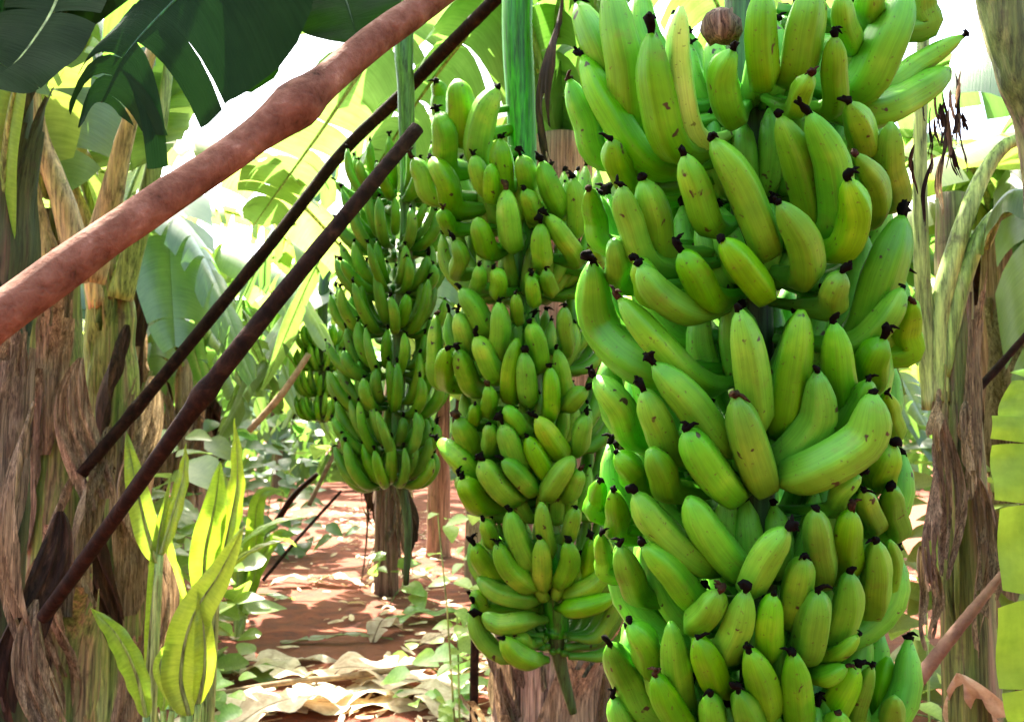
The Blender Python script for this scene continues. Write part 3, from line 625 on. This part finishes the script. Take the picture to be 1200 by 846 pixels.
# right plant, mother of the front bunch
xr = P(1128, 500, 1.9).x
R1 = thing('banana_plant', 'tall banana plant right of the largest bunch, dried bracts round its green trunk', 'banana plant', (xr, 1.9, 0))
trunk_part(R1, xr, 1.9, 1.85, .074, .03, 'trunk', 31, (-.01, 0), 3, 'dry', hmin=.2)
0 and stem(R1, 'pseudostem', [(xr + .14, 2.15, -.05), (xr + .16, 2.15, .8), (xr + .13, 2.15, 1.7), (xr, 2.0, 2.4)], .10, .07, 'trunk_dark', seg=20, wob=.15, seed=4)
for i, q in enumerate([(1100, 455, .13, .05), (1130, 470, .2, .06), (1090, 520, .3, .05), (1155, 560, .35, .06), (1085, 640, .2, .05), (1105, 470, .35, .05)]):
    hang(R1, P(q[0], q[1], 1.80), q[2], q[3], 'dry', 100 + i, (random.uniform(-.02, .02), -.01), 'dry_sheath')
hang(R1, P(1130, 790, 1.78), .22, .14, 'litter', 111, (.05, 0), 'dry_sheath')
for i, (q, r0, r1) in enumerate([([(1098, 470), (1098, 380), (1120, 290), (1150, 210), (1190, 165), (1260, 190)], .026, .010), ([(1092, 480), (1086, 400), (1080, 300), (1078, 180), (1082, 40)], .02, .012), ([(1100, 440), (1125, 340), (1160, 260), (1215, 235)], .022, .012)]):
    stem(R1, 'petiole', [P(a, b, 1.88) for a, b in q], r0, r1, 'petiole', seed=i + 40)
leaf(R1, [P(1150, 290, 1.9), P(1185, 225, 1.85), P(1240, 250, 1.8), P(1300, 330, 1.8)], .09, (0, -.3, 1), 'leaf', torn=0, droop=.6, fold=.3, seed=44)
TR = Vector((xr, 1.9, 2.45))
crown_leaves(R1, TR, 6, 2.0, .30, 81, 'leaf', up=.7, torn=1.05)
# dark trunk coming down at the upper right corner, leaf at the right edge with sunlight painted into its colour
xe = P(1215, 0, 1.25).x
R2 = thing('banana_leaf', 'olive leaf stalk with a dark edge entering at the upper right corner', 'leaf stalk', P(1240, 150, 1.2))
stem(R2, 'petiole', [P(1155, -60, 1.2), P(1172, 10, 1.2), P(1196, 90, 1.2), P(1225, 180, 1.2), P(1240, 420, 1.2)], .028, .030, 'trunk', seed=51, wob=.2)
R3 = thing('banana_sucker', 'yellow green broad leaf standing upright at the right edge', 'banana sucker', (P(1235, 900, 1.5).x, 1.5, 0))
stem(R3, 'stem', [(P(1235, 900, 1.5).x, 1.5, 0), P(1235, 1000, 1.5), P(1228, 880, 1.5)], .03, .018, 'petiole', seed=52)
leaf(R3, [P(1232, 900, 1.5), P(1228, 760, 1.5), P(1222, 600, 1.52), P(1217, 500, 1.55), P(1214, 435, 1.6)], .085, (-.2, -1, .1), 'leaf_sun_painted', torn=.35, droop=.08, fold=.25, seed=54, ripple=.12, midr=.008)
# withered flower remains hanging right of the front bunch
fl = thing('withered_flowers', 'shrivelled dark flower remains dangling under the right pointing bananas', 'withered flowers', P(1110, 90, 1.15))
for i in range(24):
    x = random.gauss(1105, 18); y = random.uniform(80, 190); hang(fl, P(x, y, 1.15 + random.uniform(-.05, .08)), random.uniform(.03, .09), random.uniform(.003, .011), 'dry_dark' if i % 3 else 'dry', 130 + i, (random.uniform(-.015, .015), 0), 'dried_flower')
db = thing('dried_bract', 'small crumpled tan dead leaf stuck between the top bananas', 'dried bract', P(848, 32, 1.0))
mb = MB(); c = [P(832, 22, 1.0), P(842, 30, .985), P(852, 36, .985), P(862, 50, 1.0)]
tube(mb, [q - db.location for q in spline(c, 10)[0]], [.006, .012, .017, .02, .021, .02, .018, .014, .009, .004], 12, lambda i, a: 1 + .45 * noise.noise(Vector((a * 1.7, i * .9, 2))))
link('crumpled_leaf', mb.mesh('crumpled_leaf'), M['dry'], db)

# trunk under the middle bunch
xm = P(640, 800, 3.0).x
M1 = thing('banana_plant', 'dry pinkish banana trunk standing under the middle bunch', 'banana plant', (xm, 3.0, 0))
trunk_part(M1, xm, 3.0, 2.3, .20, .10, 'trunk_dry', 43, (.05, -.1), 9, 'dry')
for i, x in enumerate([575, 605, 650, 690]): hang(M1, P(x, 730, 2.8), .5, .13, 'dry', 140 + i, (0, 0), 'dry_sheath')
crown_leaves(M1, Vector((xm + .05, 2.9, 2.3)), 4, 1.9, .27, 182, 'leaf', up=1.3)
M2 = thing('banana_plant', 'banana plant behind the third bunch with straw hanging round its foot', 'banana plant', (P(500, 650, 4.0).x + .55, 4.2, 0))
xx = M2.location.x
trunk_part(M2, xx, 4.2, 2.4, .13, .09, 'trunk_dry', 47, (-.3, -.3), 6)
crown_leaves(M2, Vector((xx - .3, 3.9, 2.4)), 4, 2.0, .27, 83, 'leaf', up=1.1)

# ------------------------------------------------------------------ young suckers left of the path
def young(label, base, blades, stemr=.012, mat='leaf_young', group=None):
    root = thing('banana_sucker', label, 'banana sucker', (base[0], base[1], 0))
    for i, (path, W, hint) in enumerate(blades):
        p0 = path[0]
        stem(root, 'stem', [Vector((base[0], base[1], -.02)), Vector((lerp(base[0], p0.x, .6), lerp(base[1], p0.y, .6), p0.z * .5)), p0], stemr, stemr * .7, 'petiole', n=14, seed=i)
        leaf(root, path, W, hint, mat, torn=0, droop=.12, fold=.35, seed=hash(label) % 97 * 0 + i * 3 + int(base[0] * 100), shape='lance', midr=.006, ripple=.08, curl=.1)
    return root
f = (.2, -1, .25)
d = 2.3
young('small sucker with one long broad yellow green blade, lowest left of the path', (P(222, 900, d).x, d), [([P(222, 838, d), P(212, 790, d), P(225, 725, d), P(258, 670, d), P(286, 615, d)], .052, f), ([P(215, 840, d), P(190, 790, d), P(193, 765, d), P(205, 750, d)], .02, f), ([P(232, 825, d), P(240, 780, d), P(238, 730, d), P(232, 690, d)], .028, (.6, -1, 0))])
d = 2.15
young('sucker with a short wavy leaf leaning left, at the bottom left', (P(168, 900, d).x, d), [([P(172, 840, d), P(160, 790, d), P(138, 745, d), P(106, 712, d)], .035, (-.4, -1, .6))])
d = 2.5
young('taller sucker with a rolled upright leaf crossing the lower thin pole', (P(182, 900, d).x, d), [([P(172, 800, d), P(180, 700, d), P(186, 630, d), P(200, 560, d)], .020, f), ([P(185, 660, d), P(172, 620, d), P(158, 560, d), P(148, 505, d)], .035, (.3, -1, .1)), ([P(188, 650, d), P(200, 610, d), P(214, 560, d), P(218, 520, d)], .03, (-.4, -1, .1))])
d = 2.9
young('clump of light green pointed leaves beside the path, behind the broad blade', (P(250, 900, d).x, d), [([P(240, 720, d), P(240, 650, d), P(252, 590, d), P(258, 540, d)], .05, f), ([P(250, 700, d), P(268, 620, d), P(278, 560, d), P(275, 490, d)], .045, (-.5, -1, .1)), ([P(255, 690, d), P(280, 640, d), P(320, 612, d), P(360, 606, d)], .03, (0, -.3, 1)), ([P(250, 700, d), P(275, 660, d), P(305, 640, d), P(335, 632, d)], .025, (0, -.4, 1))])
for k, (px, dd) in enumerate([(205, 3.9), (285, 5.8)]):
    rnd = random.Random(300 + k); bl = []
    for i in range(5):
        a = rnd.uniform(-.7, .7); h = rnd.uniform(.5, 1.05); b = Vector((P(px, 600, dd).x + rnd.uniform(-.05, .05), dd, .15))
        bl.append(([b, b + Vector((a * .12, rnd.uniform(-.1, .1), h * .45)), b + Vector((a * .3, rnd.uniform(-.2, .1), h * .8)), b + Vector((a * .52, -.1, h * (1 - .25 * abs(a))))], rnd.uniform(.035, .06), (rnd.uniform(-.9, .9), -1, .3)))
    young(['bushy yellow green sucker just left of the path, nearer one', 'bushy sucker farther along the left edge of the path', 'third bushy sucker along the path, with leaves over its edge', 'sucker half hidden behind the olive trunk', 'farthest bushy sucker left of the path'][k], (P(px, 600, dd).x, dd), bl, .016, group='suckers left of the path')

# ------------------------------------------------------------------ plantation rows
def proto(seed, h, nl, dead):
    root = thing('banana_plant', 'x', 'banana plant', (0, 0, 0))
    stem(root, 'pseudostem', [(0, 0, -.1), (.03, 0, h * .4), (0, .03, h * .8), (0, 0, h)], .13, .07, 'trunk' if seed % 2 else 'trunk_dry', seg=14, n=22, wob=.16, seed=seed)
    rnd = random.Random(seed)
    for i in range(nl):
        a = 6.283 * (i * .382 + rnd.uniform(-.05, .05)); dv = Vector((math.cos(a), math.sin(a), 0)); l = 2.0 * rnd.uniform(.8, 1.2); u = rnd.uniform(.15, 1.2)
        t = Vector((0, 0, h - .02)); z = lambda k: Vector((0, 0, l * k))
        path = [t, t + dv * l * .12 + z(.25 * (u + .3)), t + dv * l * .4 + z(.42 * u), t + dv * l * .7 + z(.30 * u - .12), t + dv * l * .92 + z(.05 * u - .38)]
        leaf(root, path, .29 * rnd.uniform(.8, 1.1), (0, 0, 1), rnd.choice(['leaf', 'leaf_y', 'leaf']), torn=1.1 if i % 3 else .9, droop=rnd.uniform(.3, .8), fold=.3, seed=seed * 50 + i, n=44, midr=.018)
    for i in range(dead):
        a = rnd.uniform(0, 6.28); hang(root, (math.cos(a) * .14, math.sin(a) * .14, h * rnd.uniform(.7, 1.0)), h * rnd.uniform(.4, .65), .28, 'dry' if i % 2 else 'dry_dark', seed * 7 + i, (math.cos(a) * .15, math.sin(a) * .15))
    return root
protos = [proto(5, 2.2, 7, 4), proto(6, 1.9, 7, 3), proto(8, 2.5, 7, 4)]
pathx = lambda dd: -.76 - .264 * (dd - 4)
spots = []
for k, dd in enumerate([5.2, 7.0, 9.0, 11.2, 13.6, 16.5]): spots.append((pathx(dd) - 1.75, dd, 'row left of the path', k))
for k, dd in enumerate([5.6, 7.6, 9.4, 11.8, 14.6, 17.5]): spots.append((pathx(dd) + 1.45, dd, 'row right of the path', k))
for k, dd in enumerate([6.2, 8.4, 11, 14, 17.5]): spots.append((pathx(dd) - 3.9, dd, 'second row left of the path', k))
for k, dd in enumerate([4.6, 6.8, 9.5, 12.5, 16]): spots.append((pathx(dd) + 3.6, dd, 'row behind the largest bunch', k))
for k, dd in enumerate([5.0, 7.5, 10.5, 14]): spots.append((pathx(dd) + 6.0, dd, 'row at the right edge', k))
ordw = ['nearest', 'second', 'third', 'fourth', 'fifth', 'farthest']
rnd = random.Random(99)
for i, (x, y, rowname, k) in enumerate(spots):
    lab = f'{ordw[k]} leafy banana plant of the sunlit {rowname}'
    rz = rnd.uniform(0, 6.28); s = rnd.uniform(.88, 1.15); q = (x + rnd.uniform(-.15, .15), y, 0)
    if i < 3:
        o = protos[i]; o.location = q; o.rotation_euler = (0, 0, rz); o['label'] = lab; o['group'] = 'banana plants in the rows'
    else: dup(protos[i % 3], q, rz, s, lab, 'banana plants in the rows')

for i, (x, y) in enumerate([(-2.3, -2.6), (.2, -2.9), (2.7, -2.3), (-3.9, -.6), (-1.2, -4.6), (1.6, -4.8), (4.0, -.2), (-3.6, -4.4)]):  # unseen plants added to cut low sky light and deepen the crevices
    dup(protos[i % 3], (x, y, 0), i * 1.9, 1.05, 'unseen banana plant added behind the viewpoint to block low sky light, ' + ['near left', 'straight behind', 'near right', 'far out to the left', 'left in the second row', 'right in the second row', 'beside it on the right', 'outer left of the second row'][i], 'added sky blocking plants behind the viewpoint')
for i, (x, y, s_) in enumerate([(2.6, 3.6, 1.0), (3.3, 5.4, 1.1), (-2.75, 6.4, 1.0), (-4.3, 7.6, 1.15), (-3.6, 9.8, 1.1), (-5.2, 20, 1.2), (-6.2, 18.5, 1.2), (-4.6, 13.2, 1.1)]):
    dup(protos[i % 3], (x, y, 0), 2.2 + i, s_, ['leafy banana plant close behind the right trunk', 'leafy banana plant filling the gap at the upper right', 'leafy banana plant standing right behind the olive trunk', 'tall banana plant seen between the thick pole and the upper thin pole', 'banana plant whose leaves hang behind the upper thin pole', 'banana plant closing the far end of the path', 'banana plant just left of the far end of the path', 'banana plant in the distance behind the smallest bunch'][i], 'banana plants in the rows')
# far plantation: one mass of leaves beyond the rows
def far_mass():
    rnd = random.Random(5); mb = MB()
    for i in range(4500):
        y = rnd.uniform(19, 30); x = rnd.uniform(-22, 20); z = rnd.random() ** .9 * 5.5; a = rnd.uniform(0, 6.28); L = rnd.uniform(.8, 1.6); W = .16
        d_ = Vector((math.cos(a), math.sin(a) * .6, rnd.uniform(-.8, .5))).normalized(); s = d_.cross(Vector((rnd.uniform(-.5, .5), -1, rnd.uniform(-.5, 1)))).normalized(); b0 = len(mb.v); c = Vector((x, y, z))
        for k in range(5):
            t = k / 4; p = c + d_ * L * t + Vector((0, 0, -L * .5 * t * t)); w_ = W * math.sin(math.pi * (t * .85 + .1))
            for u in (-1, 0, 1): mb.v.append(p + s * (u * w_) + Vector((0, 0, -.05 * abs(u)))); mb.uv.append((u, t * L))
        for k in range(4):
            for u in range(2): q = b0 + k * 3 + u; mb.f.append((q, q + 1, q + 4, q + 3))
    for i in range(60):
        x = rnd.uniform(-22, 20); y = rnd.uniform(19, 28); tube(mb, [Vector((x, y, -.1)), Vector((x, y, 1.5)), Vector((x + .1, y, 3))], [.14, .12, .08], 7); mb.uv += [(0, 0)] * (len(mb.v) - len(mb.uv))
    mb.mi = []
    o = link('far_plantation', mb.mesh('far_plantation'), M['leaf']); tag(o, 'mass of banana foliage beyond the last rows', 'foliage', kind='stuff')
far_mass()

# ------------------------------------------------------------------ weeds and vines under the bunches
def weed(label, base, n, h, spread, seed, size=.05, mat='weed', name='weed'):
    rnd = random.Random(seed); root = thing(name, label, 'weed', base)
    mb = MB(); ms = MB()
    for i in range(n):
        z = rnd.uniform(.02, h); x = rnd.gauss(0, spread); y = rnd.gauss(0, spread); c = Vector((x, y, z)); a = rnd.uniform(0, 6.28); s_ = size * rnd.uniform(.6, 1.4)
        d_ = Vector((math.cos(a), math.sin(a), rnd.uniform(-.5, .4))).normalized(); s = d_.cross(Vector((rnd.uniform(-.6, .6), -.5, 1))).normalized(); nn = s.cross(d_); b0 = len(mb.v)
        for k in range(6):
            t = k / 5; w_ = s_ * .75 * math.sin(math.pi * (t ** .7 * .93 + .05))
            for u in (-1, 0, 1): mb.v.append(c + d_ * s_ * 2 * t + s * (u * w_) + nn * (.25 * abs(u) * w_ - s_ * .5 * t * t)); mb.uv.append((u, t * .4))
        for k in range(5):
            for u in range(2): q = b0 + k * 3 + u; mb.f.append((q, q + 1, q + 4, q + 3))
        if i % 14 == 0: tube(ms, [Vector((x * .2, y * .2, 0)), Vector((x * .6, y * .6, z * .6)), c], [.005, .004, .003], 5)
    link('leaves', mb.mesh('leaves'), M[mat], root); link('stems', ms.mesh('stems'), M['petiole'], root)
g = lambda px, dd: Vector((P(px, 600, dd).x, dd, .0))
weed('pale green vine climbing left of the middle bunch', g(542, 3.9), 55, 1.0, .07, 1, .04)
weed('bright weed on the ground left of the dry pink trunk', g(548, 4.4), 22, .3, .12, 2, .06)
weed('low bright weed patch beside the pale fallen leaf', g(530, 5.0), 16, .2, .16, 3, .06)
weed('leafy weed growing at the foot of the straw covered trunk', g(455, 6.9), 9, .5, .14, 4, .08)
weed('dark leafed bush at the far left side of the path', g(310, 9.5), 150, 1.5, .35, 5, .10, 'leaf')
weed('weed between the stump and the path edge', g(245, 4.2), 30, .25, .09, 6, .05)
weed('spindly weed right of the largest bunch, near the trunk', g(1075, 2.6), 16, .95, .04, 7, .035)
weed('green undergrowth at the foot of the olive trunk', g(200, 4.9), 120, .8, .25, 8, .09, 'leaf_y')
weed('tall undergrowth behind the left trunks', g(120, 4.8), 150, 1.3, .3, 9, .10, 'leaf_y')
weed('undergrowth behind the right trunk', g(1180, 4.0), 140, 1.2, .3, 10, .10, 'leaf_y')
# straw skirts round the trunk beyond the third bunch
st = thing('banana_plant', 'banana plant beyond the third bunch with dry leaves hanging round its slim trunk', 'banana plant', g(455, 7.4))
stem(st, 'pseudostem', [g(455, 7.4), g(456, 7.4) + Vector((0, 0, 1.2)), g(470, 7.4) + Vector((.05, 0, 2.4))], .10, .08, 'trunk_dry', seed=66)
for i in range(6): hang(st, g(455, 7.4) + Vector((math.cos(i) * .15, -abs(math.sin(i * 2)) * .15, 1.0 + .12 * i)), .8, .2, 'dry_dark' if i % 2 else 'dry', 700 + i, (.1, 0))
crown_leaves(st, g(470, 7.4) + Vector((.05, 0, 2.4)), 3, 1.9, .27, 67, up=.9)
rnd = random.Random(4); mb = MB()
for i in range(8):
    a = rnd.uniform(0, 6.28); r_ = rnd.uniform(.15, .26) * (1.5 if i % 5 == 0 else 1); z = rnd.uniform(.4, 1.2)
    p = Vector((math.cos(a) * .15, math.sin(a) * .15, z)); q = Vector((math.cos(a) * r_, math.sin(a) * r_, z * .45)); e = Vector((math.cos(a + .2) * r_ * 1.3, math.sin(a) * r_ * 1.3, rnd.uniform(0, .15)))
    tube(mb, spline([p, q, e], 6)[0], [.010, .012, .010, .009, .007, .003], 4)
link('straw', mb.mesh('straw'), M['dry'], st)

# ------------------------------------------------------------------ fallen leaves and litter
def fallen(label, px, py, L, W, ang, seed, mat='litter', lift=.03, name='fallen_leaf'):
    dd = 3.; 
    for _ in range(30):
        p = P(px, py, dd); dd += p.z * 2.0
        if dd > 40: break
    c = P(px, py, dd); c.z = gz(c.x, c.y); rnd = random.Random(seed)
    root = thing(name, label, 'fallen leaf', c); dv = Vector((math.cos(ang), math.sin(ang), 0))
    z = lambda k: Vector((0, 0, k))
    leaf(root, [c - dv * L / 2 + z(.02), c - dv * L * .2 + z(lift + rnd.random() * .04), c + dv * L * .15 + z(lift * .6 + rnd.random() * .04), c + dv * L / 2 + z(.015)], W, (0, 0, 1), mat, name='blade', torn=.5, droop=.02, fold=.25, seed=seed, ripple=.16, n=22, midr=.006, shape='lance', midmat='bark_pale')
fallen('large bleached leaf in the middle foreground of the path', 410, 822, 1.0, .18, .3, 1)
fallen('bleached leaf right of the foreground, under the stick', 500, 815, .8, .16, -.3, 2)
fallen('long bleached leaf above the stick at left', 300, 782, .9, .14, .2, 3)
fallen('pale upright curled leaf on the right side of the path', 455, 745, .4, .09, 1.2, 4, lift=.12)
fallen('pale green fallen leaf at the left edge of the path', 285, 705, .8, .10, .1, 5, 'weed')
fallen('white glossy fallen leaf below the third bunch', 480, 690, .7, .13, .7, 6, 'litter', .1)
fallen('fallen leaf with green edges beside the weeds', 510, 725, .8, .12, .6, 7, 'weed', .06)
fallen('yellowish fallen strip across the middle of the path', 395, 752, .7, .05, .15, 8, 'leaf_y')
fallen('bleached leaf at the bottom edge, left of centre', 270, 830, .8, .16, -.2, 9)
fallen('long bleached leaf lying just below the stick', 400, 832, 1.0, .16, .05, 31, lift=.05)
fallen('bleached leaf near the stake under the middle bunch', 520, 790, .6, .13, .1, 10)
fallen('broad bleached leaf curling up at the bottom edge of the path', 350, 842, .7, .15, .8, 21, lift=.08)
fallen('bleached leaf with a raised rim in the sunlit foreground', 450, 805, .9, .2, -.15, 41, lift=.07)
fallen('broad bleached leaf at the bottom edge beside the pink trunk', 520, 838, .7, .14, -.7, 22, lift=.06)
fallen('torn bleached leaf under the left end of the stick', 330, 800, .6, .13, -.4, 23, lift=.05)
fallen('torn pale leaf right of the upright curled one', 545, 755, .6, .12, .2, 24, lift=.06)
fallen('curled brown leaf halfway along the path', 350, 690, .5, .07, .4, 11, lift=.07)
fallen('curled tan leaf right of the brown one, halfway along the path', 400, 688, .5, .08, -.3, 12, lift=.07)
def litter():
    rnd = random.Random(12); mb = MB()
    for i in range(3000):
        y = 3.2 + rnd.random() ** 1.5 * 12; x = pathx(y) + rnd.gauss(0, 1.0) * (1 + .05 * y)
        if i % 5 == 0: x = rnd.uniform(-4, 4)
        if abs(x - pathx(y)) < .5 and rnd.random() < (.85 if y > 5.2 else 0): continue
        s = rnd.uniform(.02, .085); a = rnd.uniform(0, 6.28); d_ = Vector((math.cos(a), math.sin(a), rnd.uniform(-.2, .3))); e = Vector((-math.sin(a), math.cos(a), rnd.uniform(-.3, .3))); c = Vector((x, y, gz(x, y) + .015)); b0 = len(mb.v)
        w_ = rnd.uniform(.12, .5)
        for k in range(4):
            t = k / 3 - .5; h = rnd.uniform(0, .25) * s
            mb.v.append(c + d_ * s * 2 * t + e * s * w_ * (1 - abs(t) * 1.4) + Vector((0, 0, h))); mb.v.append(c + d_ * s * 2 * t - e * s * w_ * (1 - abs(t) * 1.4) + Vector((0, 0, h * .3)))
        for k in range(3): q = b0 + k * 2; mb.f.append((q, q + 1, q + 3, q + 2))
    o = link('leaf_litter', mb.mesh('leaf_litter'), M['litter']); tag(o, 'dry leaf scraps scattered over the red soil', 'leaf litter', kind='stuff')
litter()
